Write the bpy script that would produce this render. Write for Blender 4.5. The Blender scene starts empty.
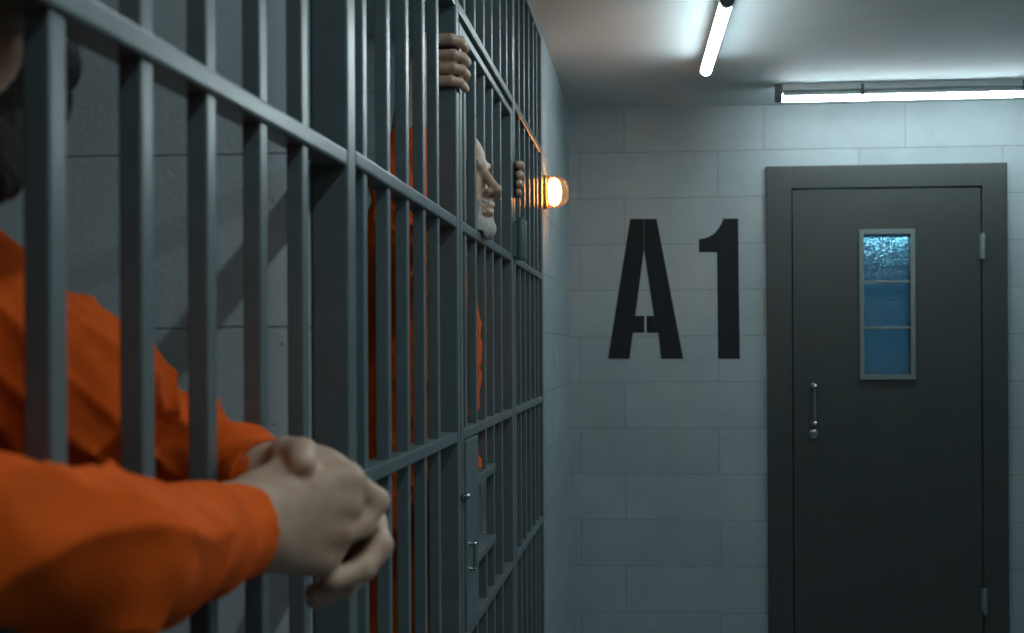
import bpy, bmesh, math, random
import numpy as np
from mathutils import Vector, Matrix
random.seed(4); np.random.seed(4)
scene = bpy.context.scene
COL = scene.collection
V3 = lambda *a: np.array(a, float)

# ------------------------------------------------------------------ camera
F = 1100.0
YAW = math.radians(4.0)
CAM = V3(.375, .026, 1.38)
HX, HY = 655.0, 349.3                     # vanishing point of the corridor in the frame
PX = HX - F * math.tan(YAW)
cd = bpy.data.cameras.new('camera'); cam = bpy.data.objects.new('camera', cd); COL.objects.link(cam)
cam.location = CAM
cam.rotation_euler = (math.radians(90), math.radians(0.0), YAW)
cd.sensor_width = 36; cd.lens = F * 36 / 1024
cd.shift_x = (512 - PX) / 1024
cd.shift_y = (HY - 316.5) / 1024
cd.clip_start = .02
cd.dof.use_dof = True; cd.dof.focus_distance = 2.35; cd.dof.aperture_fstop = 5.6
ROLL = math.radians(0.3)
cam.matrix_world = Matrix.Translation(CAM) @ Matrix.Rotation(YAW, 4, 'Z') @ Matrix.Rotation(math.radians(90), 4, 'X') @ Matrix.Rotation(-ROLL, 4, 'Z')
scene.camera = cam

def on_far(px, py, Y=4.9):
    """where the sight line through a pixel meets the far wall's plane"""
    c, s = math.cos(YAW), math.sin(YAW)
    dx, dz = (px - PX) / F, (HY - py) / F
    cr, sr = math.cos(ROLL), math.sin(ROLL)
    dx, dz = dx * cr + dz * sr, dz * cr - dx * sr
    d = V3(c * dx - s, s * dx + c, dz)
    t = (Y - CAM[1]) / d[1]
    p = CAM + d * t
    return p[0], p[2]

# ------------------------------------------------------------------ materials
def mat(name):
    m = bpy.data.materials.new(name); m.use_nodes = True
    nt = m.node_tree
    return m, nt, nt.nodes['Principled BSDF']
def noise(nt, scale, detail=4, rough=.55, vec=None):
    n = nt.nodes.new('ShaderNodeTexNoise'); n.inputs['Scale'].default_value = scale
    n.inputs['Detail'].default_value = detail; n.inputs['Roughness'].default_value = rough
    if vec is None:
        tc = nt.nodes.new('ShaderNodeTexCoord'); vec = tc.outputs['Object']
    nt.links.new(vec, n.inputs['Vector'])
    return n
def ramp(nt, fac, stops):
    r = nt.nodes.new('ShaderNodeValToRGB')
    while len(r.color_ramp.elements) < len(stops): r.color_ramp.elements.new(.5)
    for e, (p, c) in zip(r.color_ramp.elements, stops):
        e.position = p; e.color = (*c, 1)
    nt.links.new(fac, r.inputs['Fac'])
    return r
def bump(nt, b, h, strength=.2, dist=.01):
    n = nt.nodes.new('ShaderNodeBump'); n.inputs['Strength'].default_value = strength; n.inputs['Distance'].default_value = dist
    nt.links.new(h, n.inputs['Height']); nt.links.new(n.outputs['Normal'], b.inputs['Normal'])
    return n
def shade_of(c, k): return tuple(x * k for x in c)
def plain(name, col, rough=.5, metal=0, nscale=30, var=.12, bstr=.08, spec=.5):
    m, nt, b = mat(name)
    n = noise(nt, nscale)
    r = ramp(nt, n.outputs['Fac'], [(.3, shade_of(col, 1 - var)), (.7, shade_of(col, 1 + var))])
    nt.links.new(r.outputs['Color'], b.inputs['Base Color'])
    b.inputs['Roughness'].default_value = rough; b.inputs['Metallic'].default_value = metal
    b.inputs['Specular IOR Level'].default_value = spec
    n2 = noise(nt, nscale * 14, 2)
    bump(nt, b, n2.outputs['Fac'], bstr, .002)
    return m
def block(name, col, u, mortar_k=.55, zoff=0, uoff=0, width=.612, rowh=.2035):
    """painted aerated-concrete blocks laid in running bond; u: which axis runs along the wall"""
    m, nt, b = mat(name)
    tc = nt.nodes.new('ShaderNodeTexCoord'); sep = nt.nodes.new('ShaderNodeSeparateXYZ'); cmb = nt.nodes.new('ShaderNodeCombineXYZ')
    nt.links.new(tc.outputs['Object'], sep.inputs[0])
    a1 = nt.nodes.new('ShaderNodeMath'); a1.operation = 'ADD'; a1.inputs[1].default_value = uoff
    a2 = nt.nodes.new('ShaderNodeMath'); a2.operation = 'ADD'; a2.inputs[1].default_value = zoff
    nt.links.new(sep.outputs[u], a1.inputs[0]); nt.links.new(sep.outputs['Z'], a2.inputs[0])
    nt.links.new(a1.outputs[0], cmb.inputs['X']); nt.links.new(a2.outputs[0], cmb.inputs['Y'])
    # slightly wavering joints
    wn = noise(nt, 9, 3, vec=cmb.outputs[0]); wsub = nt.nodes.new('ShaderNodeVectorMath'); wsub.operation = 'SUBTRACT'; wsub.inputs[1].default_value = (.5, .5, .5)
    nt.links.new(wn.outputs['Color'], wsub.inputs[0])
    wsc = nt.nodes.new('ShaderNodeVectorMath'); wsc.operation = 'SCALE'; wsc.inputs['Scale'].default_value = .006
    nt.links.new(wsub.outputs[0], wsc.inputs[0])
    wad = nt.nodes.new('ShaderNodeVectorMath'); nt.links.new(cmb.outputs[0], wad.inputs[0]); nt.links.new(wsc.outputs[0], wad.inputs[1])
    br = nt.nodes.new('ShaderNodeTexBrick'); nt.links.new(wad.outputs[0], br.inputs['Vector'])
    br.offset = .325; br.offset_frequency = 2; br.squash = 1
    br.inputs['Scale'].default_value = 1; br.inputs['Brick Width'].default_value = width; br.inputs['Row Height'].default_value = rowh
    br.inputs['Mortar Size'].default_value = .0022; br.inputs['Mortar Smooth'].default_value = .6
    br.inputs['Color1'].default_value = (*col, 1); br.inputs['Color2'].default_value = (*shade_of(col, .9), 1)
    br.inputs['Mortar'].default_value = (*shade_of(col, mortar_k), 1)
    n = noise(nt, 5, 6, .65, tc.outputs['Object'])
    r = ramp(nt, n.outputs['Fac'], [(.25, (.84, .85, .86)), (.75, (1.06, 1.06, 1.05))])
    mx = nt.nodes.new('ShaderNodeMix'); mx.data_type = 'RGBA'; mx.blend_type = 'MULTIPLY'; mx.inputs[0].default_value = 1
    nt.links.new(br.outputs['Color'], mx.inputs[6]); nt.links.new(r.outputs['Color'], mx.inputs[7])
    # tiny pits in the surface
    vo = nt.nodes.new('ShaderNodeTexVoronoi'); vo.inputs['Scale'].default_value = 26; nt.links.new(tc.outputs['Object'], vo.inputs['Vector'])
    vo.inputs['Randomness'].default_value = 1
    pr = ramp(nt, vo.outputs['Distance'], [(.05, (.45, .45, .45)), (.085, (1, 1, 1))])
    mx2 = nt.nodes.new('ShaderNodeMix'); mx2.data_type = 'RGBA'; mx2.blend_type = 'MULTIPLY'; mx2.inputs[0].default_value = .8
    nt.links.new(mx.outputs[2], mx2.inputs[6]); nt.links.new(pr.outputs['Color'], mx2.inputs[7])
    nt.links.new(mx2.outputs[2], b.inputs['Base Color'])
    b.inputs['Roughness'].default_value = .48
    inv = nt.nodes.new('ShaderNodeMath'); inv.operation = 'MULTIPLY_ADD'; inv.inputs[1].default_value = -1; 
    nt.links.new(br.outputs['Fac'], inv.inputs[0])
    n2 = noise(nt, 160, 3, .6, tc.outputs['Object'])
    ns = nt.nodes.new('ShaderNodeMath'); ns.operation = 'MULTIPLY'; ns.inputs[1].default_value = .5; nt.links.new(n2.outputs['Fac'], ns.inputs[0])
    nt.links.new(ns.outputs[0], inv.inputs[2])
    bump(nt, b, inv.outputs[0], .45, .004)
    return m
def emis(name, col, strength):
    m, nt, b = mat(name)
    b.inputs['Base Color'].default_value = (.8, .8, .8, 1)
    b.inputs['Emission Color'].default_value = (*col, 1); b.inputs['Emission Strength'].default_value = strength
    return m

WALL_C = (.285, .35, .365)
ROW = .2035
Z244 = on_far(650, 244)[1]
M = {}
M['far'] = block('painted_blocks_across', WALL_C, 'X', zoff=-Z244 + ROW * 9, uoff=-.243)
M['side'] = block('painted_blocks_along', WALL_C, 'Y', zoff=-Z244 + ROW * 9, uoff=.2)
M['part'] = block('painted_blocks_partition', (.60, .69, .71), 'X', zoff=-1.620 + .212 * 8, uoff=-.155, width=.62, rowh=.212)
M['ceil'] = plain('ceiling_paint', (.47, .55, .565), .7, nscale=3, var=.06, bstr=.1)
M['floor'] = plain('floor_concrete', (.17, .185, .19), .55, nscale=6, var=.2)
M['steel'] = plain('painted_steel', (.098, .126, .129), .31, nscale=18, var=.10, bstr=.06)
M['door'] = plain('door_paint', (.036, .043, .041), .36, nscale=4, var=.07, bstr=.05)
M['doorframe'] = plain('door_frame_paint', (.036, .043, .041), .38, nscale=4, var=.07, bstr=.05)
M['sash'] = plain('window_sash_paint', (.12, .155, .155), .4, nscale=20, var=.06)
M['chrome'] = plain('chrome', (.45, .47, .48), .2, 1, nscale=20, var=.05, bstr=.02)
M['blackpaint'] = plain('black_stencil_paint', (.012, .017, .020), .85, nscale=40, var=.25, spec=.2)
M['fixture'] = plain('lamp_housing', (.55, .60, .61), .5, nscale=20, var=.06)
M['endcap'] = plain('lamp_end_cap', (.11, .12, .125), .5, nscale=20, var=.06)
M['brass'] = plain('aged_brass', (.25, .16, .08), .35, 1, nscale=30, var=.15)
M['cloth'] = plain('orange_cotton', (.62, .086, .006), .85, nscale=60, var=.10, bstr=.25, spec=.15)
M['cuff'] = plain('orange_cotton_cuff', (.64, .09, .006), .85, nscale=60, var=.10, bstr=.25, spec=.15)
M['beard_dark'] = plain('dark_beard', (.02, .013, .010), .8, nscale=120, var=.4, bstr=.5)
M['hair_dark'] = plain('dark_hair', (.015, .011, .010), .6, nscale=120, var=.4, bstr=.5)
M['beard_white'] = plain('white_beard', (.42, .40, .37), .85, nscale=150, var=.25, bstr=.6)
M['hair_grey'] = plain('grey_hair', (.38, .37, .35), .8, nscale=150, var=.3, bstr=.6)
M['brow'] = plain('grey_brow', (.16, .13, .11), .8, nscale=150, var=.3, bstr=.5)
M['shoe'] = plain('canvas_shoe', (.06, .06, .065), .8)
M['iris'] = plain('dark_iris', (.03, .02, .015), .1)
M['eyewhite'] = plain('eye_white', (.6, .58, .55), .2)
TUBE = emis('lit_tube', (.80, .95, 1.0), 25)
M['bulb'] = emis('lit_filament_bulb', (1.0, .36, .085), 60)
M['bluetube'] = emis('lit_blue_tube', (.42, .80, 1.0), 9)

def skin_mat(name, c, red):
    m, nt, b = mat(name)
    n = noise(nt, 35, 5, .6)
    r = ramp(nt, n.outputs['Fac'], [(.3, red), (.55, c), (.8, shade_of(c, 1.12))])
    nt.links.new(r.outputs['Color'], b.inputs['Base Color'])
    b.inputs['Roughness'].default_value = .5
    b.inputs['Subsurface Weight'].default_value = .12
    b.inputs['Subsurface Radius'].default_value = (.008, .003, .0015)
    n2 = noise(nt, 260, 4, .6); bump(nt, b, n2.outputs['Fac'], .18, .002)
    return m
M['skin_young'] = skin_mat('skin_tan', (.46, .31, .22), (.40, .23, .15))
M['skin_old'] = skin_mat('skin_weathered', (.40, .265, .185), (.32, .19, .13))
# ------------------------------------------------------------------ plain mesh helpers
def link(name, me, parent=None, mats=()):
    o = bpy.data.objects.new(name, me); COL.objects.link(o)
    for m in mats:
        if m.name not in [x.name for x in me.materials]: me.materials.append(m)
    if parent: o.parent = parent
    return o
def tag(o, label=None, cat=None, group=None, kind=None):
    for k, v in (('label', label), ('category', cat), ('group', group), ('kind', kind)):
        if v: o[k] = v
    return o
def empty(name, loc, label, cat, group=None, kind=None):
    o = bpy.data.objects.new(name, None); COL.objects.link(o); o.location = loc; o.empty_display_size = .05
    return tag(o, label, cat, group, kind)
def new_bm(): return bmesh.new()
def add_box(bm, lo, hi, bev=0):
    lo, hi = np.array(lo, float), np.array(hi, float)
    r = bmesh.ops.create_cube(bm, size=1)
    bmesh.ops.scale(bm, vec=Vector(hi - lo), verts=r['verts']); bmesh.ops.translate(bm, vec=Vector((hi + lo) / 2), verts=r['verts'])
    if bev:
        es = list({e for v in r['verts'] for e in v.link_edges})
        bmesh.ops.bevel(bm, geom=es, offset=bev, segments=2, affect='EDGES', profile=.6)
def add_cyl(bm, a, b, r, seg=20, r2=None, bev=0):
    a, b = Vector(a), Vector(b); d = b - a
    q = Vector((0, 0, 1)).rotation_difference(d.normalized()).to_matrix().to_4x4()
    R = bmesh.ops.create_cone(bm, cap_ends=True, segments=seg, radius1=r, radius2=r if r2 is None else r2, depth=d.length,
                          matrix=Matrix.Translation((a + b) / 2) @ q)
    if bev:
        es = [e for e in {e for v in R['verts'] for e in v.link_edges} if len(e.link_faces) == 2 and e.calc_face_angle() > 1]
        bmesh.ops.bevel(bm, geom=es, offset=bev, segments=3, affect='EDGES', profile=.5)
def add_ball(bm, c, r, sc=(1, 1, 1), seg=20):
    R = bmesh.ops.create_uvsphere(bm, u_segments=seg, v_segments=seg // 2, radius=r)
    bmesh.ops.scale(bm, vec=sc, verts=R['verts']); bmesh.ops.translate(bm, vec=Vector(c), verts=R['verts'])
def add_lathe(bm, prof, origin, axis, seg=28):
    """prof: list of (distance along axis, radius)"""
    axis = Vector(axis).normalized(); q = Vector((0, 0, 1)).rotation_difference(axis).to_matrix()
    rings = []
    for h, r in prof:
        ring = []
        for i in range(seg):
            t = 2 * math.pi * i / seg
            ring.append(bm.verts.new(Vector(origin) + q @ Vector((r * math.cos(t), r * math.sin(t), h))))
        rings.append(ring)
    for A, B in zip(rings, rings[1:]):
        for i in range(seg):
            bm.faces.new((A[i], A[(i + 1) % seg], B[(i + 1) % seg], B[i]))
    bm.faces.new(list(reversed(rings[0]))); bm.faces.new(rings[-1])
def add_prism(bm, poly, y0, y1):
    """a polygon in the XZ plane given thickness along Y"""
    A = [bm.verts.new((x, y0, z)) for x, z in poly]; B = [bm.verts.new((x, y1, z)) for x, z in poly]
    n = len(poly)
    fs = [bm.faces.new(A), bm.faces.new(list(reversed(B)))]
    for i in range(n): bm.faces.new((A[(i + 1) % n], A[i], B[i], B[(i + 1) % n]))
    bm.normal_update(); bmesh.ops.triangulate(bm, faces=[f for f in fs if len(f.verts) > 4], ngon_method='EAR_CLIP')
def add_tube(bm, pts, r, seg=10):
    pts = [Vector(p) for p in pts]
    rings = []
    for i, p in enumerate(pts):
        d = (pts[min(i + 1, len(pts) - 1)] - pts[max(i - 1, 0)]).normalized()
        ref = Vector((0, 0, 1)) if abs(d.z) < .9 else Vector((1, 0, 0))
        u = d.cross(ref).normalized(); w = d.cross(u)
        rings.append([bm.verts.new(p + (u * math.cos(2 * math.pi * k / seg) + w * math.sin(2 * math.pi * k / seg)) * r) for k in range(seg)])
    for A, B in zip(rings, rings[1:]):
        for i in range(seg): bm.faces.new((A[i], A[(i + 1) % seg], B[(i + 1) % seg], B[i]))
    bm.faces.new(list(reversed(rings[0]))); bm.faces.new(rings[-1])
def done(bm, name, m, parent=None, smooth=False, keep_world=True, thr=.45):
    bmesh.ops.recalc_face_normals(bm, faces=bm.faces)
    if smooth:
        for f in bm.faces: f.smooth = True
        for e in bm.edges:
            if len(e.link_faces) == 2 and e.calc_face_angle() > thr: e.smooth = False
    if parent is not None and keep_world:
        p = parent; off = Vector((0, 0, 0))
        while p: off += p.location; p = p.parent
        bmesh.ops.translate(bm, vec=-off, verts=bm.verts)
    me = bpy.data.meshes.new(name); bm.to_mesh(me); bm.free()
    return link(name, me, parent, (m,))
def box(name, lo, hi, m, parent=None, bev=0):
    bm = new_bm(); add_box(bm, lo, hi, bev); return done(bm, name, m, parent, smooth=bool(bev), thr=.2)

# ------------------------------------------------------------------ room shell
CEIL = 2.447
W = 2.75          # right wall of the corridor
FAR = 4.9
BACK = -1.9
CELL = -2.1       # back wall of the cells
def struct(o, label, cat): return tag(o, label, cat, kind='structure')
struct(box('floor', (CELL - .1, BACK - .1, -.1), (W + .1, FAR + .1, 0), M['floor']), 'grey concrete floor of corridor and cells', 'floor')
struct(box('ceiling', (CELL - .1, BACK - .1, CEIL), (W + .1, FAR + .1, CEIL + .1), M['ceil']), 'smooth pale grey ceiling above the corridor', 'ceiling')
dx0, dz0 = on_far(767, 166); dx1, dz1 = on_far(1007, 164)
DX0, DX1, DTOP = on_far(767, 400)[0], on_far(1007, 400)[0], (dz0 + dz1) / 2
LX0, LX1 = on_far(792, 400)[0], on_far(982, 400)[0]; LTOP = on_far(887, 188)[1]
wx0, wz1 = on_far(863, 235); wx1, wz0 = on_far(910, 374)
# far wall with the door opening in it
bm = new_bm()
add_box(bm, (-.1, FAR, 0), (LX0, FAR + .14, CEIL)); add_box(bm, (LX1, FAR, 0), (W + .1, FAR + .14, CEIL)); add_box(bm, (LX0, FAR, LTOP), (LX1, FAR + .14, CEIL))
struct(done(bm, 'wall_back', M['far']), 'pale grey block wall at the corridor end', 'wall')
struct(box('wall_left', (-.12, 3.67, 0), (0, FAR, CEIL), M['side']), 'short block wall between last bars and corridor end', 'wall')
struct(box('wall_right', (W, BACK, 0), (W + .1, FAR, CEIL), M['side']), 'block wall along the right side of corridor', 'wall')
struct(box('wall_front', (CELL, BACK - .1, 0), (W, BACK, CEIL), M['far']), 'block wall closing the corridor behind the viewer', 'wall')
struct(box('wall_cell', (CELL - .1, BACK, 0), (CELL, FAR, CEIL), M['side']), 'block wall at the back of the cells', 'wall')
struct(box('wall_partition', (CELL, 1.335, 0), (-.042, 1.43, CEIL), M['part']), 'block partition wall between the two cells', 'wall')
struct(box('wall_cell_end', (CELL, 3.70, 0), (-.12, 3.80, CEIL), M['part']), 'block wall at the far end of second cell', 'wall')
# the room beyond the door
bm = new_bm()
add_box(bm, (LX0 - .1, FAR + 1.2, 0), (LX1 + .1, FAR + 1.3, CEIL)); add_box(bm, (LX0 - .2, FAR + .14, 0), (LX0 - .1, FAR + 1.3, CEIL)); add_box(bm, (LX1 + .1, FAR + .14, 0), (LX1 + .2, FAR + 1.3, CEIL))
add_box(bm, (LX0 - .2, FAR + .14, CEIL), (LX1 + .2, FAR + 1.3, CEIL + .1)); add_box(bm, (LX0 - .2, FAR + .14, -.1), (LX1 + .2, FAR + 1.3, 0))
struct(done(bm, 'wall_vestibule', plain('vestibule_paint', (.30, .48, .58), .7)), 'blue-lit space behind the door window', 'wall')

# ------------------------------------------------------------------ corridor door
door = empty('door_1', ((LX0 + LX1) / 2, FAR, 0), 'dark grey steel door with a narrow blue glazed window', 'door', kind='structure')
bm = new_bm()
fy0, fy1 = FAR - .022, FAR
add_box(bm, (DX0, fy0, 0), (LX0, fy1, DTOP), .004); add_box(bm, (LX1, fy0, 0), (DX1, fy1, DTOP), .004); add_box(bm, (LX0 - .001, fy0, LTOP), (LX1 + .001, fy1, DTOP), .004)
for xa, xb in ((LX0 - .02, LX0), (LX1, LX1 + .02)): add_box(bm, (xa + .0005, FAR - .001, 0), (xb, FAR + .10, LTOP))
add_box(bm, (LX0 + .004, FAR + .045, 0), (LX0 + .03, FAR + .09, LTOP)); add_box(bm, (LX1 - .03, FAR + .045, 0), (LX1 - .004, FAR + .09, LTOP))
done(bm, 'frame', M['doorframe'], door, True, thr=.2)
bm = new_bm()
g = .005; ly0, ly1 = FAR - .012, FAR + .04
ox = .012
add_box(bm, (LX0 + g, ly0, .008), (wx0, ly1, LTOP - g), .002); add_box(bm, (wx1, ly0, .008), (LX1 - g, ly1, LTOP - g), .002)
add_box(bm, (wx0 - .003, ly0, .008), (wx1 + .003, ly1, wz0)); add_box(bm, (wx0 - .003, ly0, wz1), (wx1 + .003, ly1, LTOP - g))
done(bm, 'leaf', M['door'], door, True, thr=.2)
bm = new_bm()
fx0, fz1 = on_far(858.3, 230); fx1, fz0 = on_far(914.8, 379.5)
for a, b in (((fx0, fz0), (wx0, fz1)), ((wx1, fz0), (fx1, fz1)), ((wx0, wz1), (wx1, fz1)), ((wx0, fz0), (wx1, wz0))):
    add_box(bm, (a[0], ly0 - .012, a[1]), (b[0], ly0 + .006, b[1]), .002)
for py in (282, 328):
    z = on_far(887, py)[1]; add_box(bm, (wx0, ly0 - .006, z - .006), (wx1, ly0 + .012, z + .006), .002)
sash = done(bm, 'window_sash', M['sash'], door, True, thr=.2)
m, nt, b = mat('patterned_glass')
b.inputs['Base Color'].default_value = (.50, .80, .92, 1); b.inputs['Roughness'].default_value = .28
b.inputs['Transmission Weight'].default_value = 1; b.inputs['IOR'].default_value = 1.35
tc = nt.nodes.new('ShaderNodeTexCoord'); vo = nt.nodes.new('ShaderNodeTexVoronoi'); vo.inputs['Scale'].default_value = 150; vo.feature = 'SMOOTH_F1'
nt.links.new(tc.outputs['Object'], vo.inputs['Vector'])
bump(nt, b, vo.outputs['Distance'], .75, .010)
gl = box('pane', (wx0, FAR + .010, wz0), (wx1, FAR + .018, wz1), m, door)
tag(gl, 'blue textured glass pane in three lights')
# handle: two bosses, a thin pull, a lock rose under it
hx, _ = on_far(813, 400); hz1 = on_far(813, 386)[1]; hz0 = on_far(813, 423)[1]; kz = on_far(813, 431)[1]
bm = new_bm()
for z in (hz0, hz1):
    add_cyl(bm, (hx, ly0, z), (hx, ly0 - .008, z), .014, bev=.002); add_cyl(bm, (hx, ly0 - .006, z), (hx, ly0 - .045, z), .007); add_ball(bm, (hx, ly0 - .045, z), .012)
add_tube(bm, [(hx, ly0 - .045, hz0 + t * (hz1 - hz0)) for t in np.linspace(0, 1, 9)], .0065, 12)
tag(done(bm, 'handle', M['chrome'], door, True), 'chrome pull handle')
bm = new_bm(); add_lathe(bm, [(0, .022), (.005, .022), (.009, .018), (.011, .008)], (hx, ly0, kz - .012), (0, -1, 0))
tag(done(bm, 'lock_rose', M['chrome'], door, True), 'chrome keyhole rose under the handle')
for py in (247, 600):
    z = on_far(983, py)[1]
    bm = new_bm(); add_cyl(bm, (LX1, fy0 - .007, z - .056), (LX1, fy0 - .007, z + .056), .0095, bev=.002)
    for dz in (-.019, .019): add_cyl(bm, (LX1, fy0 - .007, z + dz - .001), (LX1, fy0 - .007, z + dz + .001), .0102)
    add_box(bm, (LX1 - .012, fy0 - .003, z - .05), (LX1 + .012, fy0 + .012, z + .05))
    done(bm, 'hinge', M['sash'], door, True)
vt = empty('ceiling_light', ((LX0 + LX1) / 2, FAR + .36, CEIL), 'blue-white tube lamp behind the glazed door', 'light')
bm = new_bm(); add_cyl(bm, (LX0 + .1, FAR + .36, 1.995), (LX1 - .1, FAR + .36, 1.995), .016, bev=.004); done(bm, 'tube', M['bluetube'], vt, True)
bm = new_bm(); add_box(bm, (LX0 + .08, FAR + .335, 2.006), (LX1 - .08, FAR + .385, 2.036), .003)
for x in (LX0 + .2, LX1 - .2): add_cyl(bm, (x, FAR + .36, 2.03), (x, FAR + .36, CEIL), .006)
done(bm, 'housing', M['fixture'], vt, True, thr=.2)

# ------------------------------------------------------------------ painted A1
def far_poly(px): return [on_far(560 + x / 2.879, 180 + y / 2.879) for x, y in px]
sg = empty('wall_lettering', (on_far(675, 290)[0], FAR, on_far(675, 360)[1]), 'large black stencilled A1 on the block wall beside the door', 'painted sign')
ya, yb = FAR - .0012, FAR + .001
bm = new_bm()
add_prism(bm, far_poly([(138, 515), (202, 112), (241.5, 112), (241.5, 203), (217, 391), (243, 391), (243, 440), (210, 440), (200, 515)]), ya, yb)
add_prism(bm, far_poly([(242.1, 112), (278, 112), (355, 515), (291, 515), (283, 440), (249, 440), (249, 391), (270, 391), (242.1, 203)]), ya, yb)
done(bm, 'letter', M['blackpaint'], sg)
bm = new_bm()
add_prism(bm, far_poly([(470, 111), (513, 111), (515, 312), (518, 515), (455, 515), (453, 312), (452, 208), (400, 208), (400, 170), (415, 168), (430, 163), (444, 154), (455, 141), (464, 127)]), ya, yb)
done(bm, 'digit', M['blackpaint'], sg)

# ------------------------------------------------------------------ tube lamps
def tube_lamp(a, b, label, r=.019, drop=.055, brackets=(), group=None, housing=True):
    a, b = Vector(a), Vector(b); d = (b - a).normalized(); s = d.cross(Vector((0, 0, 1))).normalized()
    t = empty('ceiling_light', ((a.x + b.x) / 2, (a.y + b.y) / 2, CEIL), label, 'light', group)
    z = Vector((0, 0, CEIL - drop))
    P0, P1 = a + z, b + z
    bm = new_bm(); add_cyl(bm, P0, P1, r, 24); tb = done(bm, 'tube', TUBE, t, True)
    tb.data.materials.append(M['fixture'])                  # metal back along the top of the tube
    for f in tb.data.polygons:
        if f.normal.z > .12: f.material_index = 1
    for p, q in ((P0, -1), (P1, 1)):
        bm = new_bm(); add_cyl(bm, p + d * (q * .001), p + d * (q * .03), r * 1.12, 24, bev=.003)
        add_box(bm, Vector((min(p.x, p.x + d.x * q * .03) - abs(s.x) * .012, min(p.y, p.y + d.y * q * .03) - abs(s.y) * .012, CEIL - drop)),
                Vector((max(p.x, p.x + d.x * q * .03) + abs(s.x) * .012, max(p.y, p.y + d.y * q * .03) + abs(s.y) * .012, CEIL)))
        done(bm, 'end_cap', M['endcap'], t, True)
    bm = new_bm(); lo = a - s * .022; hi = b + s * .022
    add_box(bm, (min(lo.x, hi.x), min(lo.y, hi.y), CEIL - .028), (max(lo.x, hi.x), max(lo.y, hi.y), CEIL), .003); done(bm, 'housing', M['fixture'], t, True, thr=.2)
    for f in brackets:
        p = a + (b - a) * f; w = d * .006 + s * (r + .006)
        bm = new_bm(); add_box(bm, (p.x - abs(w.x), p.y - abs(w.y), CEIL - drop - .004), (p.x + abs(w.x), p.y + abs(w.y), CEIL - .006), .002)
        done(bm, 'bracket', M['endcap'], t, True, thr=.2)
    return t
LXC = .577
tube_lamp((LXC + .012, 3.26, 0), (LXC - .012, 4.05, 0), 'short white tube lamp running along the corridor ceiling', drop=.055)
tube_lamp((.895, 4.53, 0), (2.16, 4.53, 0), 'long white tube lamp across the ceiling before the door', drop=.05, brackets=(.25, .75))
tube_lamp((LXC + .05, 1.75, 0), (LXC + .05, 2.37, 0), 'white tube lamp on the corridor ceiling above the cell door', drop=.055)
tube_lamp((LXC + .07, .02, 0), (LXC + .07, .92, 0), 'white tube lamp on the corridor ceiling above the near cell', drop=.055)
tube_lamp((1.75, .10, 0), (1.75, .72, 0), 'added fill tube, out of view over the right side of the corridor', drop=.055)  # unseen tube added to brighten the near face and the partition
tube_lamp((1.75, 1.15, 0), (1.75, 1.77, 0), 'added fill tube, out of view between the viewer and the corridor door', drop=.055)  # another added tube out of view, fill towards the far wall
tube_lamp((1.75, 2.20, 0), (1.75, 2.82, 0), 'added fill tube, out of view nearest before the corridor door on the right', drop=.055)  # added unseen as well, lifts the door, lower far wall and left wall

# ------------------------------------------------------------------ warm wall lamp
ly, lz = 3.75, 1.915
wl = empty('wall_lamp', (0, ly, lz), 'round amber glass wall lamp glowing beside the last bars', 'lamp')
bm = new_bm(); add_lathe(bm, [(0, .058), (.010, .058), (.014, .054), (.014, .040), (.02, .036)], (0, ly, lz), (1, 0, 0)); done(bm, 'base', M['brass'], wl, True)
m, nt, b = mat('amber_glass')
b.inputs['Base Color'].default_value = (1, .72, .45, 1); b.inputs['Roughness'].default_value = .08; b.inputs['Transmission Weight'].default_value = 1; b.inputs['IOR'].default_value = 1.12
nb = noise(nt, 60, 2); bump(nt, b, nb.outputs['Fac'], .3, .004)
bm = new_bm()
prof = [(.012, .050), (.03, .0525), (.05, .051), (.065, .045), (.077, .034), (.084, .018), (.086, .004)]
add_lathe(bm, prof, (0, ly, lz), (1, 0, 0), 32); done(bm, 'globe', m, wl, True)
bm = new_bm(); add_lathe(bm, [(.014, .020), (.018, .032), (.026, .041), (.036, .042), (.046, .037), (.053, .026), (.057, .006)], (0, ly, lz), (1, 0, 0)); done(bm, 'bulb', M['bulb'], wl, True)
bm = new_bm()
for rr, xx in ((.0545, .020), (.0550, .032)):
    pts = [(xx, ly + rr * math.cos(t), lz + rr * math.sin(t)) for t in np.linspace(0, 2 * math.pi, 41)]
    add_tube(bm, pts, .0022, 8)
done(bm, 'retaining_ring', M['brass'], wl, True)

# ------------------------------------------------------------------ cell fronts
RX0, RX1 = -.030, .005        # rails, front to back
BW, BD = .02, .018      # across and through
Z_MID, Z_LOW, Z_BOT, Z_TOP, Z_FOOT = 1.620, 1.216, .821, 2.036, .40
steel = M['steel']
bar_cache = {}
STEEL = []
def bar(parent, y, z0, z1, name='bar'):
    STEEL.append(((-BD, y - BW, z0), (0, y, z1)))
    key = (round(z0, 4), round(z1, 4))
    loc = (-BD / 2, y - BW / 2, (z0 + z1) / 2)
    if key not in bar_cache:
        bm = new_bm(); h = (z1 - z0) / 2
        add_box(bm, (-BD / 2, -BW / 2, -h), (BD / 2, BW / 2, h), .0022)
        for f in bm.faces: f.smooth = True
        for e in bm.edges:
            if len(e.link_faces) == 2 and e.calc_face_angle() > .2: e.smooth = False
        me = bpy.data.meshes.new('bar'); bm.to_mesh(me); bm.free(); me.materials.append(steel); bar_cache[key] = me
    o = link(name, bar_cache[key], parent); o.location = Vector(loc) - parent.location
    return o
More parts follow.
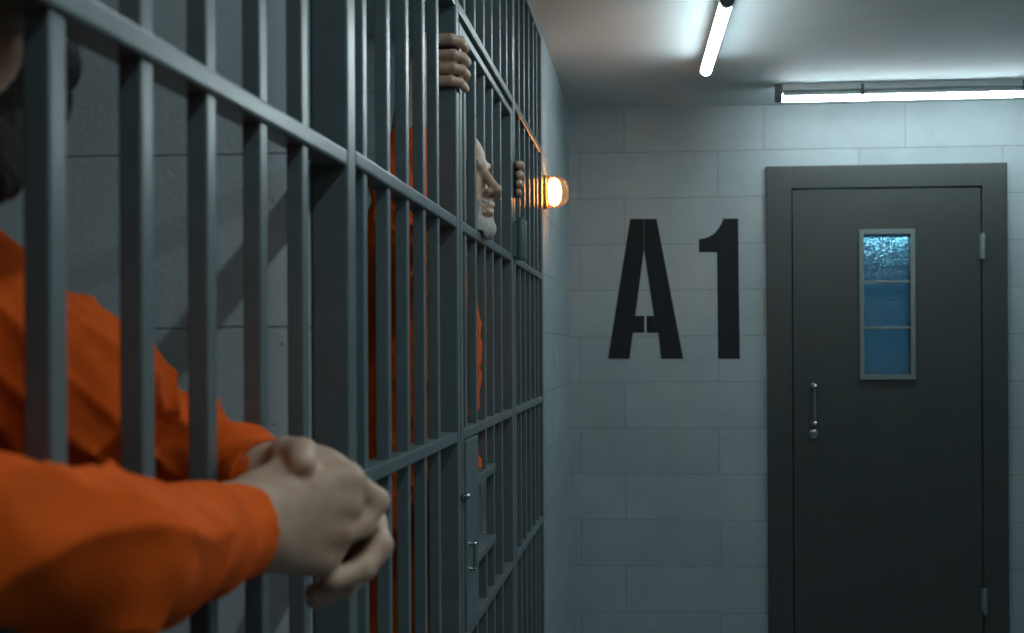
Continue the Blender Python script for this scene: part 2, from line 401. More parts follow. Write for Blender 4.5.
def rail(parent, y0, y1, z, h=.020, x0=RX0, x1=RX1, name='rail', fall=0):
    if fall:                                    # a rail welded on a little out of level
        n = 12; ys = np.linspace(y0, y1, n + 1)
        for a, b in zip(ys, ys[1:]): STEEL.append(((x0, a, z - h / 2 + fall * (a - y1)), (x1, b, z + h / 2 + fall * (b - y1))))
        bm = new_bm(); add_box(bm, (x0, y0, z - h / 2), (x1, y1, z + h / 2), .0035)
        for v in bm.verts: v.co.z += fall * (v.co.y - y1)
        return done(bm, name, steel, parent, True, thr=.2)
    STEEL.append(((x0, y0, z - h / 2), (x1, y1, z + h / 2)))
    return box(name, (x0, y0, z - h / 2), (x1, y1, z + h / 2), steel, parent, .0035)
def post(parent, y0, y1, z0=0, z1=CEIL, x0=-.040, x1=.0055, name='post'):
    STEEL.append(((x0, y0, z0), (x1, y1, z1)))
    return box(name, (x0, y0, z0), (x1, y1, z1), steel, parent, .003)
def fixed_panel(y0, y1, bars, posts, label, zs=(Z_TOP, Z_MID, Z_LOW, Z_BOT, Z_FOOT), fall=0):
    p = empty('cell_bar_panel', (-.02, (y0 + y1) / 2, 0), label, 'bars', 'fixed steel bar panels of the cells')
    for y in bars: bar(p, y, .02, CEIL - .01)
    for z in zs: rail(p, y0, y1, z - (.007 if fall and z == Z_MID else 0), fall=fall if z == Z_MID else 0)
    rail(p, y0, y1, CEIL - .02, .04); rail(p, y0, y1, .012, .024)
    for a, b in posts: post(p, a, b)
    return p
fixed_panel(-1.2, 1.335, [.706 - .1235 * k for k in range(1, 15)] + [.706, .829, .9475, 1.073, 1.199], [(1.335, 1.370), (-1.24, -1.2)],
            'long grey steel bar panel of the near cell, forearms resting through it', fall=.013)
fixed_panel(1.372, 2.072, [1.446, 1.574, 1.694, 1.815, 1.931], [(2.072, 2.099)], 'grey steel bar panel between partition wall and cell door')
fixed_panel(2.945, 3.632, [3.10, 3.22, 3.342, 3.467, 3.567], [(2.905, 2.945), (3.632, 3.668)], 'grey steel bar panel between cell door and amber wall lamp')
tr = empty('transom_bar_panel', (-.02, 2.5, Z_TOP), 'short row of steel bars above the cell door', 'bars')
for y in (2.207, 2.337, 2.461, 2.582, 2.721, 2.842): bar(tr, y, Z_TOP, CEIL - .01)
rail(tr, 2.101, 2.903, Z_TOP); rail(tr, 2.101, 2.903, CEIL - .02, .04)
cdoor = empty('cell_door', (-.02, 2.12, 0), 'barred steel cell door with lock box, a white-bearded man behind it', 'door')
ZD = 2.008
post(cdoor, 2.106, 2.134, .03, ZD, name='stile'); post(cdoor, 2.862, 2.897, .03, ZD, name='stile')
zs0, zs1 = .943, 1.107         # food slot
for y in (2.207, 2.582, 2.721): bar(cdoor, y, .04, ZD)
for y in (2.337, 2.461): bar(cdoor, y, zs1, ZD); bar(cdoor, y, .04, zs0)
for z in (Z_MID, Z_LOW, Z_BOT, Z_FOOT): rail(cdoor, 2.134, 2.862, z)
rail(cdoor, 2.134, 2.862, ZD - .009, .018); rail(cdoor, 2.134, 2.862, .045, .03)
for z in (zs0, zs1): rail(cdoor, 2.30, 2.562, z, .02, name='slot_rail')
sf = box('slot_flap', (-.034, 2.335, zs0 + .012), (-.028, 2.55, zs1 - .012), M['sash'], cdoor, .002)
STEEL.append(((-.045, 2.134, Z_BOT), (.010, 2.279, Z_LOW))); STEEL.append(((.005, 2.885, 1.60), (.038, 2.95, 1.74))); STEEL.append(((-.034, 2.335, zs0), (-.028, 2.55, zs1)))
lb = box('lock_box', (-.045, 2.134, Z_BOT + .012), (.010, 2.279, Z_LOW - .012), steel, cdoor, .003)
bm = new_bm()
for z in (.950, .998): add_cyl(bm, (.009, 2.168, z), (.020, 2.168, z), .0045); add_ball(bm, (.020, 2.168, z), .0055)
add_tube(bm, [(.020, 2.168, z) for z in np.linspace(.950, .998, 5)], .0042)
tag(done(bm, 'pull', M['chrome'], lb, True), 'small chrome pull on the lock box')
bm = new_bm(); add_box(bm, (.004, 2.104, 1.092), (.010, 2.135, 1.104), .002); add_ball(bm, (.014, 2.118, 1.098), .007)
done(bm, 'latch', M['chrome'], lb, True)
for z in (1.67, .5):
    bm = new_bm(); add_cyl(bm, (.0225, 2.93, z - .052), (.0225, 2.93, z + .052), .015, bev=.003)
    add_cyl(bm, (.0225, 2.93, z + .052), (.0225, 2.93, z + .06), .010); add_box(bm, (.0065, 2.885, z - .045), (.012, 2.925, z + .045))
    done(bm, 'hinge', steel, cdoor, True)
SLO = np.array([a for a, b in STEEL]); SHI = np.array([b for a, b in STEEL])
# ------------------------------------------------------------------ figures: smooth-blended solids meshed with surface nets
def nrm(v): v = np.array(v, float); return v / np.linalg.norm(v)
def cap(a, b, ra, rb=None, k=.012):
    return ('c', np.array(a, float), np.array(b, float), ra, ra if rb is None else rb, k)
def chain(pts, rs, k=.012):
    return [cap(pts[i], pts[i + 1], rs[i], rs[i + 1], k) for i in range(len(pts) - 1)]
def ell(c, r, R=None, k=.012):
    return ('e', np.array(c, float), np.array(r, float), np.eye(3) if R is None else R, k)
def sub(p): return ('-', p)
def prim_d(p, P):
    if p[0] == 'c':
        _, a, b, ra, rb, k = p
        ab = b - a; t = np.clip(((P - a) @ ab) / max(ab @ ab, 1e-12), 0, 1)
        return np.linalg.norm(P - a - t[..., None] * ab, axis=-1) - (ra + (rb - ra) * t)
    _, c, r, R, k = p
    q = (P - c) @ R                        # columns of R are the local axes
    k0 = np.linalg.norm(q / r, axis=-1); k1 = np.linalg.norm(q / (r * r), axis=-1)
    return k0 * (k0 - 1) / np.maximum(k1, 1e-9)
def prim_box(p):
    if p[0] == '-': return None
    if p[0] == 'c': r = max(p[3], p[4]); return np.minimum(p[1], p[2]) - r, np.maximum(p[1], p[2]) + r
    r = p[2].max(); return p[1] - r, p[1] + r
def field(prims, P, extra=None):
    d = np.full(P.shape[:-1], 1.0)
    for p in prims:
        if p[0] == '-':
            q = prim_d(p[1], P); k = p[1][-1]
            h = np.clip(.5 - .5 * (d + q) / k, 0, 1); d = d + (-q - d) * h + k * h * (1 - h)
        else:
            q = prim_d(p, P); k = p[-1]
            h = np.clip(.5 + .5 * (d - q) / k, 0, 1); d = d + (q - d) * h - k * h * (1 - h)
    if extra is not None: d = extra(d, P)
    return d
def nets(prims, vox, extra=None, pad=.02):
    bx = [b for b in map(prim_box, prims) if b is not None]
    lo = np.min([b[0] for b in bx], 0) - pad; hi = np.max([b[1] for b in bx], 0) + pad
    B = 12; nb = np.ceil((hi - lo) / (vox * B)).astype(int)
    n = nb * B + 1
    D = np.ones(n, np.float32)
    rad = vox * B * .5 * 1.7321
    # coarse pass, to know which blocks hold surface and which are solid
    ii = np.stack(np.meshgrid(*[np.arange(m) for m in nb], indexing='ij'), -1).reshape(-1, 3)
    cen = lo + (ii + .5) * vox * B
    dp = []
    for p in prims: dp.append(prim_d(p[1] if p[0] == '-' else p, cen))
    dp = np.array(dp)
    dc = field(prims, cen)
    half = vox * B * .5 + .012
    near = ((cen[:, None] + half > SLO) & (cen[:, None] - half < SHI)).all(2).any(1)
    far = (np.abs(dc) > rad * 1.35 + .03) & ~((dc < 0) & near)
    ar = np.arange(B + 1) * vox
    off = np.stack(np.meshgrid(ar, ar, ar, indexing='ij'), -1)
    for q in range(len(ii)):
        i = ii[q]; sl = tuple(slice(i[a] * B, i[a] * B + B + 1) for a in range(3))
        if far[q]:
            D[sl] = -1.0 if dc[q] < 0 else 1.0
    for q in range(len(ii)):
        if far[q]: continue
        i = ii[q]; sl = tuple(slice(i[a] * B, i[a] * B + B + 1) for a in range(3))
        act = [p for p, d0 in zip(prims, dp[:, q]) if d0 < rad * 1.5 + .05]
        if not act: D[sl] = 1.0; continue
        D[sl] = field(act, lo + i * vox * B + off, extra)
    inside = D < 0
    cnt = np.zeros(np.array(n) - 1, np.int8)
    for a in (0, 1):
        for b in (0, 1):
            for c in (0, 1):
                cnt += inside[a:n[0] - 1 + a, b:n[1] - 1 + b, c:n[2] - 1 + c]
    act = (cnt > 0) & (cnt < 8)
    idx = np.argwhere(act)
    vid = np.full(act.shape, -1, np.int32); vid[act] = np.arange(len(idx))
    acc = np.zeros((len(idx), 3)); num = np.zeros(len(idx))
    corners = [(a, b, c) for a in (0, 1) for b in (0, 1) for c in (0, 1)]
    val = {c: D[idx[:, 0] + c[0], idx[:, 1] + c[1], idx[:, 2] + c[2]].astype(float) for c in corners}
    for c0 in corners:
        for ax in range(3):
            if c0[ax]: continue
            c1 = list(c0); c1[ax] = 1; c1 = tuple(c1)
            v0, v1 = val[c0], val[c1]; cr = (v0 < 0) != (v1 < 0)
            t = np.where(cr, v0 / np.where(cr, v0 - v1, 1), 0)
            p = np.array(c0, float)[None].repeat(len(idx), 0); p[:, ax] += t
            acc[cr] += p[cr]; num[cr] += 1
    verts = lo + (idx + acc / num[:, None]) * vox
    faces = []
    for ax in range(3):
        o = [a for a in range(3) if a != ax]
        s0 = [slice(None)] * 3; s1 = [slice(None)] * 3; s0[ax] = slice(0, -1); s1[ax] = slice(1, None)
        cr = inside[tuple(s0)] != inside[tuple(s1)]
        e = np.argwhere(cr)
        ok = (e[:, o[0]] > 0) & (e[:, o[1]] > 0) & (e[:, o[0]] < n[o[0]] - 1) & (e[:, o[1]] < n[o[1]] - 1)
        e = e[ok]
        flip = inside[e[:, 0], e[:, 1], e[:, 2]]
        qs = []
        for da, db in ((-1, -1), (0, -1), (0, 0), (-1, 0)):
            w = e.copy(); w[:, o[0]] += da; w[:, o[1]] += db; qs.append(vid[w[:, 0], w[:, 1], w[:, 2]])
        qs = np.stack(qs, 1)
        if ax == 1: flip = ~flip
        qs[~flip] = qs[~flip][:, ::-1]
        faces.append(qs)
    faces = np.concatenate(faces)
    faces = faces[(faces >= 0).all(1)]
    return verts, faces
def yield_to_steel(extra, gap=.0048):
    """flesh and cloth press against the bars instead of running through them"""
    def g(d, P):
        if extra is not None: d = extra(d, P)
        f = P.reshape(-1, 3); lo, hi = f.min(0) - .02, f.max(0) + .02
        for i in np.nonzero(((SLO < hi) & (SHI > lo)).all(1))[0]:
            c, h = (SLO[i] + SHI[i]) / 2, (SHI[i] - SLO[i]) / 2
            q = np.abs(P - c) - h
            b = np.linalg.norm(np.maximum(q, 0), axis=-1) + np.minimum(q.max(-1), 0)
            d = np.maximum(d, gap - b)
        return d
    return g
def solid(name, prims, vox, m, parent, extra=None, relax=1):
    v, f = nets(prims, vox, yield_to_steel(extra))
    for _ in range(relax):                           # one light smoothing pass
        s = np.zeros_like(v); c = np.zeros(len(v))
        for a, b in ((0, 1), (1, 2), (2, 3), (3, 0)):
            np.add.at(s, f[:, a], v[f[:, b]]); np.add.at(s, f[:, b], v[f[:, a]]); np.add.at(c, f[:, a], 1); np.add.at(c, f[:, b], 1)
        v = v * .5 + .5 * s / np.maximum(c, 1)[:, None]
    off = Vector((0, 0, 0)); p = parent
    while p: off += p.location; p = p.parent
    me = bpy.data.meshes.new(name); me.from_pydata((v - np.array(off)).tolist(), [], f.tolist()); me.update()
    me.polygons.foreach_set('use_smooth', [True] * len(me.polygons))
    return link(name, me, parent, (m,))
def frame(fwd, up=(0, 0, 1)):
    f = nrm(fwd); l = nrm(np.cross(up, f)); u = np.cross(f, l)
    return np.stack([f, l, u], 1)                    # columns: forward, left, up

def head_prims(c, R, s=1.0, slope=0, nose=0):
    L = lambda x, y, z: c + R @ (np.array([x, y, z]) * s)
    E = lambda x, y, z, r, k=.012, rot=None: ell(L(x, y, z), np.array(r) * s, R if rot is None else R @ rot, k * s)
    Cp = lambda a, b, ra, rb, k=.01: cap(L(*a), L(*b), ra * s, rb * s, k * s)
    P = [E(-.018 - slope * .7, 0, .036, (.098, .077, .090)),
         E(.022 - slope, 0, .030 - slope * .3, (.066, .066, .072), .03),            # forehead
         E(.022, 0, -.048, (.062, .056, .075), .03),           # face
         Cp((.0, .052, -.062), (.060, .014, -.106), .020, .018, .02), Cp((.0, -.052, -.062), (.060, -.014, -.106), .020, .018, .02),
         E(.070, 0, -.108, (.020, .020, .017), .015),          # chin
         Cp((.082, -.036, .014), (.082, .036, .014), .009, .009, .014),
         E(.058, .044, -.030, (.022, .020, .018), .02), E(.058, -.044, -.030, (.022, .020, .018), .02)]
    for y in (.031, -.031): P.append(sub(E(.088, y, -.003, (.013, .017, .010), .010)))
    for y in (.031, -.031): P += [E(.068, y, -.003, (.0155, .0155, .0135), .004)]
    P += [Cp((.084, 0, .008), (.108, 0, -.036 - nose), .0075, .0105, .010), E(.111, 0, -.037 - nose, (.0105, .011, .009), .006)]
    for y in (.0125, -.0125): P.append(E(.097, y, -.041 - nose * .8, (.010, .0075, .0075), .005))
    for y in (.006, -.006): P.append(sub(E(.104, y, -.049 - nose, (.005, .003, .003), .002)))
    P += [E(.078, 0, -.066, (.016, .026, .017), .015),
          Cp((.083, -.021, -.071), (.083, .021, -.071), .005, .005, .006), Cp((.093, -.008, -.068), (.093, .008, -.068), .005, .005, .006),
          Cp((.081, -.019, -.081), (.081, .019, -.081), .006, .006, .006), Cp((.090, -.007, -.082), (.090, .007, -.082), .006, .006, .006),
          sub(Cp((.098, -.022, -.0755), (.098, .022, -.0755), .0024, .0024, .003))]
    for y in (.076, -.076):
        P += [E(-.012, y, -.008, (.019, .0075, .032), .006), sub(E(-.008, y * 1.09, -.006, (.010, .006, .018), .004))]
    return P, L, E, Cp
def eyes(c, R, s, parent):
    for y in (.031, -.031):
        bm = new_bm(); p = c + R @ (np.array([.0735, y, -.003]) * s)
        add_ball(bm, p, .0116 * s)
        o = done(bm, 'eye', M['eyewhite'], parent, True, thr=1)
        o.data.materials.append(M['iris'])
        f = Vector(R[:, 0]); pp = Vector(p) - (Vector(p) - o.data.polygons[0].center * 0)
        ctr = sum((v.co for v in o.data.vertices), Vector()) / len(o.data.vertices)
        for poly in o.data.polygons:
            if (poly.center - ctr).normalized().dot(f) > .88: poly.material_index = 1
def folds(amp, spots=()):
    """creases of loose cotton: crossing ridges, deeper near the given points"""
    def g(d, P):
        x, y, z = P[..., 0], P[..., 1], P[..., 2]
        w1 = np.sin(30 * z - 21 * y + 16 * x + 2.2 * np.sin(17 * y + 13 * x) + 1.1 * np.sin(43 * x - 20 * z))
        w2 = np.sin(48 * y + 35 * z + 1.8 * np.sin(27 * x + 21 * z))
        w3 = np.sin(95 * z + 60 * y + 2 * np.sin(40 * y + 50 * x))
        w = (1 - np.abs(w1)) ** 2 * 2 - .66 + .7 * ((1 - np.abs(w2)) ** 2 * 2 - .66) + .25 * w3
        a = amp * np.ones_like(d)
        for c, r, k in spots: a = a + k * np.exp(-((P - np.array(c)) ** 2).sum(-1) / (r * r))
        return d - a * w * .5
    return g
def body_prims(sh_r, sh_l, hip, chest, neck0, neck1, feet, knees, neck_r=.056):
    sh_r, sh_l, hip, chest = map(lambda a: np.array(a, float), (sh_r, sh_l, hip, chest))
    side = nrm(sh_l - sh_r); up = nrm(chest - hip); fw = nrm(np.cross(side, up)); R = np.stack([fw, side, np.cross(fw, side)], 1)
    P = [ell(chest, (.105, .165, .17), R, .04), ell((chest + hip) / 2, (.095, .145, .20), R, .05), ell(hip, (.11, .165, .13), R, .05),
         cap(chest + up * .14 - side * .09, sh_r, .062, .052, .04), cap(chest + up * .14 + side * .09, sh_l, .062, .052, .04),
         cap(neck0, neck1, neck_r * 1.1, neck_r, .03)]
    for sgn, kn, ft in ((-1, knees[0], feet[0]), (1, knees[1], feet[1])):
        h = hip + side * sgn * .09 - up * .03
        P += [cap(h, kn, .082, .054, .03), cap(kn, ft, .054, .036, .02), cap(np.array(ft) - (0, 0, .03), np.array(ft) + R[:, 0] * .13 * np.array([1, 1, 0]) - (0, 0, .035), .036, .03, .02)]
    return P, R, side, up
def suit_prims(P_args, sh_r, sh_l, hip, chest, feet, knees):
    sh_r, sh_l, hip, chest = map(lambda a: np.array(a, float), (sh_r, sh_l, hip, chest))
    side = nrm(sh_l - sh_r); up = nrm(chest - hip); fw = nrm(np.cross(side, up)); R = np.stack([fw, side, np.cross(fw, side)], 1)
    P = [ell(chest, (.128, .19, .19), R, .05), ell((chest + hip) / 2, (.122, .175, .21), R, .06), ell(hip, (.135, .19, .15), R, .06),
         cap(chest + up * .13 - side * .10, sh_r, .080, .072, .05), cap(chest + up * .13 + side * .10, sh_l, .080, .072, .05)]
    for sgn, kn, ft in ((-1, knees[0], feet[0]), (1, knees[1], feet[1])):
        h = hip + side * sgn * .095 - up * .03; ft = np.array(ft, float)
        P += [cap(h, kn, .105, .085, .03), cap(kn, ft + (0, 0, .02), .085, .078, .03)]
    return P

# ---- the near prisoner: leans on the lower rail, forearms through the bars, hands clasped
def near_person():
    t = empty('person', (-.42, .72, 0), 'near person in orange jumpsuit leaning through the bars with clasped hands, dark beard', 'person')
    shr, shl = V3(-.215, .545, 1.40), V3(-.195, .870, 1.408)
    hip, chest = V3(-.43, .72, .95), V3(-.29, .72, 1.245)
    feet = (V3(-.46, .60, .075), V3(-.50, .86, .075)); knees = (V3(-.40, .61, .50), V3(-.41, .85, .50))
    hc = V3(-.114, .735, 1.622); HR = frame((.42, -.90, -.12))
    P, R, side, up = body_prims(shr, shl, hip, chest, (-.25, .73, 1.40), hc + HR @ V3(-.035, 0, -.07), feet, knees, .060)
    hp, L, E, Cp = head_prims(hc, HR, 1.02); P += hp
    # right arm (nearest the viewer)
    er, wr0, wr = V3(.044, .672, 1.256), V3(.046, .82, 1.243), V3(.054, .868, 1.244)
    P += chain([shr, V3(-.13, .60, 1.285), V3(.0, .630, 1.270), er], [.046, .036, .033, .033], .012) + chain([er, V3(.046, .74, 1.25), wr0, wr], [.033, .033, .028, .0265], .015)
    u = nrm((.74, .66, -.02)); tz = nrm(V3(.02, .05, 1) - u * (V3(.02, .05, 1) @ u)); nb = np.cross(u, tz)   # nb: back of the hand
    if nb @ V3(.3, -.85, 0) < 0: nb = -nb
    H = lambda a, b, c: wr + u * a + tz * b + nb * c
    mc = [H(.084, .030, .002), H(.080, .010, .004), H(.072, -.012, .003), H(.064, -.033, -.001)]
    P += [cap(H(-.02, .008, 0), H(.02, .012, .0), .024, .023, .02), cap(H(-.02, -.008, 0), H(.02, -.012, 0), .024, .022, .02)]
    for q, (m_, r0) in enumerate(zip(mc, (.0175, .0175, .0165, .0155))):
        P.append(cap(H(.012, .014 - .0095 * q, -.002), m_, .020, r0 - .0025, .012))
        P.append(ell(m_ + nb * .001, (r0 * .78, r0 * .78, r0 * .72), None, .008))
    P.append(ell(H(.052, 0, -.004), (.046, .043, .017), np.stack([u, tz, nb], 1), .012))
    # right fingers curl round the other hand
    P += chain([mc[0], V3(.138, .945, 1.252), V3(.129, .930, 1.234), V3(.121, .914, 1.230)], [.0128, .0115, .0105, .0088], .004)
    for q, r in ((1, .0122), (2, .0118), (3, .0106)):
        P += chain([mc[q], mc[q] + u * .014 - nb * .034 - tz * .004, mc[q] - u * .010 - nb * .050 - tz * .006, mc[q] - u * .030 - nb * .044 - tz * .008], [r, r * .93, r * .85, r * .75], .004)
    # right thumb lies along the top
    P += chain([H(.012, .024, -.012), H(.040, .036, -.022), H(.064, .036, -.034), H(.080, .032, -.042)], [.0165, .0135, .0115, .0095], .008)
    # left arm and hand
    el, wl0, wl = V3(-.135, 1.02, 1.255), V3(-.005, 1.000, 1.265), V3(.036, .962, 1.270)
    P += chain([shl, el], [.046, .036], .012) + chain([el, wl0, wl], [.036, .028, .0245], .010)
    u2 = nrm((.88, -.10, -.22)); t2 = nrm(V3(.2, 0, 1) - u2 * (V3(.2, 0, 1) @ u2)); n2 = np.cross(u2, t2)
    if n2 @ V3(0, 1, 0) < 0: n2 = -n2
    G = lambda a, b, c: wl + u2 * a + t2 * b + n2 * c
    mc2 = [G(.068, .014, .006), G(.071, -.004, .006), G(.068, -.020, .005), G(.062, -.036, .001)]
    for q, (m_, r0) in enumerate(zip(mc2, (.0165, .0165, .0155, .0145))):
        P.append(cap(G(.008, .013 - .009 * q, 0), m_, .020, r0 - .002, .012))
    P.append(ell(G(.045, 0, .0), (.044, .040, .017), np.stack([u2, t2, n2], 1), .012))
    P.append(cap(G(-.005, 0, 0), G(.025, 0, 0), .0245, .024, .012))
    # left fingers come round the outer end; the lowest one shows below the right index
    P += chain([mc2[1], V3(.1264, .980, 1.229), V3(.1385, .955, 1.212), V3(.1294, .935, 1.197), V3(.110, .914, 1.191)], [.0125, .0120, .0114, .0106, .0090], .004)
    P += chain([mc2[2], V3(.116, .985, 1.206), V3(.124, .962, 1.192), V3(.112, .942, 1.181), V3(.092, .922, 1.179)], [.012, .0112, .0104, .0098, .0084], .004)
    P += chain([mc2[3], V3(.100, .975, 1.190), V3(.104, .952, 1.178), V3(.088, .936, 1.170)], [.011, .010, .0095, .0082], .004)
    P += chain([mc2[0], V3(.116, .980, 1.246), V3(.122, .965, 1.236), V3(.106, .950, 1.230)], [.0125, .0115, .0105, .009], .004)
    # left thumb comes over the top towards the viewer
    P += chain([G(.010, .014, -.006), V3(.066, .930, 1.294), V3(.085, .910, 1.296), V3(.092, .892, 1.289)], [.016, .0134, .0122, .0102], .006)
    body = solid('body', P, .0026, M['skin_young'], t)
    # jumpsuit
    S = suit_prims(None, shr, shl, hip, chest, feet, knees)
    S += chain([shr, V3(-.13, .60, 1.29), V3(.0, .630, 1.270), er], [.080, .064, .049, .050], .012)
    S += chain([er, V3(.046, .74, 1.246), V3(.046, .79, 1.245), V3(.048, .842, 1.241)], [.050, .045, .041, .037], .006)
    S += chain([shl, V3(-.130, .955, 1.338), el], [.078, .072, .064], .03)
    S += chain([el, V3(-.07, 1.005, 1.28), wl0 + V3(0, 0, -.003), V3(.025, .973, 1.265)], [.062, .058, .046, .038], .02)
    S += [sub(cap((.046, .815, 1.242), (.062, .93, 1.24), .032, .032, .004)),
          sub(cap(V3(-.235, .735, 1.43), hc + HR @ V3(-.03, 0, -.07), .068, .068, .006))]
    ex = folds(.0035, (((.03, .65, 1.27), .10, .006), ((-.10, 1.0, 1.29), .10, .010), ((-.02, 1.0, 1.27), .05, .004), ((-.16, .93, 1.36), .08, .005)))
    suit = solid('jumpsuit', S, .0034, M['cloth'], t, ex)
    for a, b, r, ri in (((.0455, .800, 1.242), (.051, .848, 1.241), .0405, .033), ((-.002, .996, 1.265), (.034, .966, 1.267), .0405, .028)):
        a, b = V3(*a), V3(*b); d = nrm(b - a)
        solid('cuff', [cap(a, b, r, r - .002, .004), sub(cap(a - d * .08, b + d * .08, ri, ri, .004)), sub(cap(b + d * (r * .9), b + d * (r * 1.9), r * 1.1, r * 1.1, .003)), sub(cap(a - d * (r * 1.9), a - d * (r * .9), r * 1.1, r * 1.1, .003))],
              .0028, M['cuff'], suit, folds(.0015))
    nk = V3(-.205, .735, 1.475)
    col = [cap(nk + V3(.045 * math.cos(q) + .012, .088 * math.sin(q), -.02 * math.cos(q)), nk + V3(.045 * math.cos(q + .5) + .012, .088 * math.sin(q + .5), -.02 * math.cos(q + .5)), .016, .016, .006) for q in np.arange(-2.6, 2.3, .5)]
    solid('collar', col, .0035, M['cuff'], suit, folds(.002))
    # hair and beard
    def fuzz(d, Q): return d + .0016 * np.sin(Q[..., 0] * 420 + 2 * np.sin(Q[..., 2] * 260)) * np.sin(Q[..., 1] * 380 + Q[..., 2] * 300)
    B = [Cp((.01, .058, -.055), (.066, .020, -.110), .021, .024, .015), Cp((.01, -.058, -.055), (.066, -.020, -.110), .021, .024, .015), E(.078, 0, -.112, (.026, .030, .028), .015),
         Cp((.088, -.022, -.066), (.088, .022, -.066), .0075, .0075, .008), Cp((.080, .026, -.066), (.070, .030, -.095), .009, .012, .01), Cp((.080, -.026, -.066), (.070, -.030, -.095), .009, .012, .01),
         Cp((-.002, .068, -.02), (.008, .064, -.065), .012, .020, .01), Cp((-.002, -.068, -.02), (.008, -.064, -.065), .012, .020, .01), Cp((.008, .062, -.065), (.045, .040, -.115), .022, .022, .015), Cp((.008, -.062, -.065), (.045, -.040, -.115), .022, .022, .015),
         sub(Cp((.100, -.016, -.077), (.100, .016, -.077), .0075, .0075, .004))]
    solid('beard', B, .0024, M['beard_dark'], t, fuzz)
    Hh = [E(-.024, 0, .044, (.104, .084, .094), .01), Cp((-.06, .055, -.03), (-.06, -.055, -.03), .035, .035, .03), sub(E(.085, 0, -.02, (.075, .075, .085), .01)),
          sub(E(-.005, .08, -.02, (.03, .02, .045), .008)), sub(E(-.005, -.08, -.02, (.03, .02, .045), .008))]
    solid('hair', Hh, .003, M['hair_dark'], t, fuzz)
    eyes(hc, HR, 1.02, t)
    for ft in feet: shoe(ft, R[:, 0], t)
def shoe(ft, fw, t):
    ft = np.array(ft); f = nrm(fw * V3(1, 1, 0)); g = V3(ft[0], ft[1], 0)
    S = [cap(g + f * -.03 + (0, 0, .047), g + f * .15 + (0, 0, .042), .044, .040, .02), cap(g + (0, 0, .06), g + (0, 0, .10), .044, .046, .02),
         sub(('e', g + V3(0, 0, -.5), V3(.5, .5, .504), np.eye(3), .004))]
    solid('shoe', S, .006, M['shoe'], t)

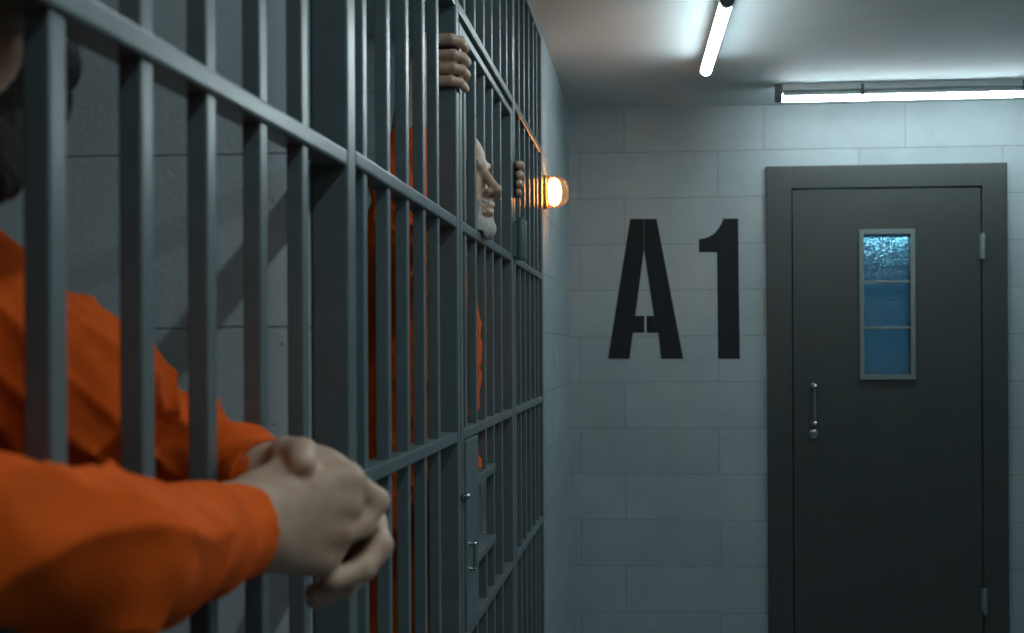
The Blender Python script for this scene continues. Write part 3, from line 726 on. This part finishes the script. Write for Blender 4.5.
# ---- the far prisoner: white beard, both hands raised round the bars, nose through the gap
def far_person():
    t = empty('person', (-.20, 2.42, 0), 'older person with white beard gripping the bars of the cell door with raised hands', 'person')
    shr, shl = V3(-.165, 2.215, 1.525), V3(-.155, 2.605, 1.525)
    hip, chest = V3(-.17, 2.41, 1.02), V3(-.146, 2.41, 1.37)
    feet = (V3(-.20, 2.30, .075), V3(-.20, 2.53, .075)); knees = (V3(-.175, 2.30, .55), V3(-.175, 2.52, .55))
    hc = V3(-.078, 2.414, 1.752); HR = frame((.94, -.34, .12)); s = 1.07
    P, R, side, up = body_prims(shr, shl, hip, chest, (-.15, 2.41, 1.53), hc + HR @ V3(-.035, 0, -.075), feet, knees, .058)
    hp, L, E, Cp = head_prims(hc, HR, s, .008, .003); P += hp
    # right arm (towards the viewer) up to the post beside the door
    er, wr = V3(-.092, 1.990, 1.59), V3(-.066, 2.036, 1.880)
    P += chain([shr, er], [.050, .041], .02) + chain([er, wr], [.041, .027], .015)
    zz = [1.962, 1.932, 1.908, 1.885]
    px = -.054
    mc = [V3(px, 2.052, z - .004) for z in zz]
    for q, m_ in enumerate(mc):
        P.append(cap(wr + V3(-.002, .0, .014 - .008 * q), m_, .020, .0145, .012))
    P.append(ell((wr + V3(-.054, 2.05, 1.922)) / 2 * V3(1, 1, 1), (.020, .022, .042), frame((1, 0, 0)), .012))
    for q, (m_, z) in enumerate(zip(mc, zz)):
        e = (0, .004, .003, -.001)[q]; r = (.0108, .011, .0106, .0098)[q]
        P += chain([m_, V3(-.002 + e, 2.058, z - .002), V3(.0125 + e, 2.070, z - .004), V3(.0155 + e, 2.096, z - .005), V3(.0155, 2.112, z - .006)], [r + .001, r, r, r * .92, r * .8], .003)
    P += chain([wr + V3(.0, .010, .02), V3(-.058, 2.085, 1.925), V3(-.054, 2.112, 1.945)], [.016, .013, .0105], .008)
    # left arm up to the hinge post
    el, wl = V3(-.255, 2.83, 1.62), V3(-.075, 2.975, 1.765)
    P += chain([shl, el], [.050, .041], .02) + chain([el, wl], [.041, .027], .015)
    zl = [1.872, 1.846, 1.822, 1.799]
    mcl = [V3(-.052, 2.972, z - .004) for z in zl]
    for q, m_ in enumerate(mcl): P.append(cap(wl + V3(-.002, .0, .014 - .008 * q), m_, .020, .0145, .012))
    for q, (m_, z) in enumerate(zip(mcl, zl)):
        e = (.004, .003, .001, -.002)[q]; r = (.0125, .012, .0118, .011)[q]
        P += chain([m_, V3(-.002 + e, 2.960, z), V3(.0135 + e, 2.948, z - .002), V3(.0165 + e, 2.924, z - .003), V3(.0155, 2.912, z - .004)], [r + .001, r, r, r * .92, r * .8], .003)
    P += chain([wl + V3(.0, -.012, .02), V3(-.060, 2.93, 1.85), V3(-.056, 2.90, 1.87)], [.016, .013, .0105], .008)
    solid('body', P, .0028, M['skin_old'], t)
    S = suit_prims(None, shr, shl, hip, chest, feet, knees)
    S += chain([shr, er + V3(0, 0, -.005)], [.078, .062], .03) + chain([er, V3(-.076, 2.018, 1.755)], [.058, .045], .012)
    S += chain([shl, el], [.078, .068], .03) + chain([el, V3(-.12, 2.94, 1.73)], [.066, .050], .02)
    S += [ell((-.042, 2.386, 1.38), (.0425, .046, .19), None, .02), ell((-.045, 2.384, 1.12), (.044, .045, .08), None, .02)]
    S += [sub(cap((-.077, 2.016, 1.735), (-.064, 2.036, 1.88), .034, .036, .004)), sub(cap((-.14, 2.925, 1.715), (-.07, 2.98, 1.77), .036, .036, .004)),
          sub(cap(V3(-.145, 2.41, 1.56), hc + HR @ V3(-.03, 0, -.07), .068, .068, .006)), sub(cap((-.02, 2.385, 1.60), (-.01, 2.37, 1.47), .035, .012, .006))]
    ex = folds(.004, ((er, .1, .008), (el, .1, .008), ((-.05, 2.40, 1.22), .12, .006)))
    suit = solid('jumpsuit', S, .0042, M['cloth'], t, ex)
    nk = V3(-.125, 2.405, 1.565)
    col = [cap(nk + V3(.055 * math.cos(q) + .01, .085 * math.sin(q), -.025 * math.cos(q)), nk + V3(.055 * math.cos(q + .5) + .01, .085 * math.sin(q + .5), -.025 * math.cos(q + .5)), .015, .015, .006) for q in np.arange(-2.7, 2.3, .5)]
    solid('collar', col, .0035, M['cuff'], suit, folds(.002))
    def fuzz(d, Q): return d + .0006 * np.sin(Q[..., 0] * 520 + 2 * np.sin(Q[..., 2] * 300)) * np.sin(Q[..., 1] * 480 + Q[..., 2] * 360)
    B = [Cp((.0, .058, -.058), (.064, .018, -.110), .017, .020, .015), Cp((.0, -.058, -.058), (.064, -.018, -.110), .017, .020, .015), E(.074, 0, -.113, (.019, .024, .020), .02),
         Cp((.079, .024, -.070), (.070, .024, -.100), .0075, .012, .008), Cp((.079, -.024, -.070), (.070, -.024, -.100), .0075, .012, .008),
         Cp((.089, -.018, -.062), (.089, .018, -.062), .0048, .0048, .006),
         sub(Cp((.100, -.018, -.0765), (.100, .018, -.0765), .0085, .0085, .004))]
    solid('beard', B, .0022, M['beard_white'], t, fuzz)
    for y in (.031, -.031):
        solid('eyebrow', [Cp((.0865, y - .015, .014), (.0875, y, .017), .0032, .0042, .004), Cp((.0875, y, .017), (.0825, y + .015, .014), .0042, .003, .004)], .0016, M['brow'], t, fuzz)
    Hh = [E(-.026, 0, .036, (.100, .082, .090), .01), sub(E(.10, 0, .03, (.125, .10, .12), .01)),
          sub(E(-.002, .08, -.02, (.03, .02, .045), .008)), sub(E(-.002, -.08, -.02, (.03, .02, .045), .008))]
    solid('hair', Hh, .003, M['hair_grey'], t, fuzz)
    eyes(hc, HR, s, t)
    for ft in feet: shoe(ft, R[:, 0], t)
near_person(); far_person()
# ------------------------------------------------------------------ light, exposure
w = bpy.data.worlds.new('world'); scene.world = w; w.use_nodes = True
w.node_tree.nodes['Background'].inputs['Color'].default_value = (.02, .03, .035, 1)
w.node_tree.nodes['Background'].inputs['Strength'].default_value = .3
vs = scene.view_settings
vs.view_transform = 'Standard'; vs.look = 'None'; vs.gamma = 1; vs.use_curve_mapping = False; vs.exposure = 1.05
scene.display_settings.display_device = 'sRGB'
scene.cycles.max_bounces = 10; scene.cycles.transmission_bounces = 8
scene.cycles.sample_clamp_indirect = 6
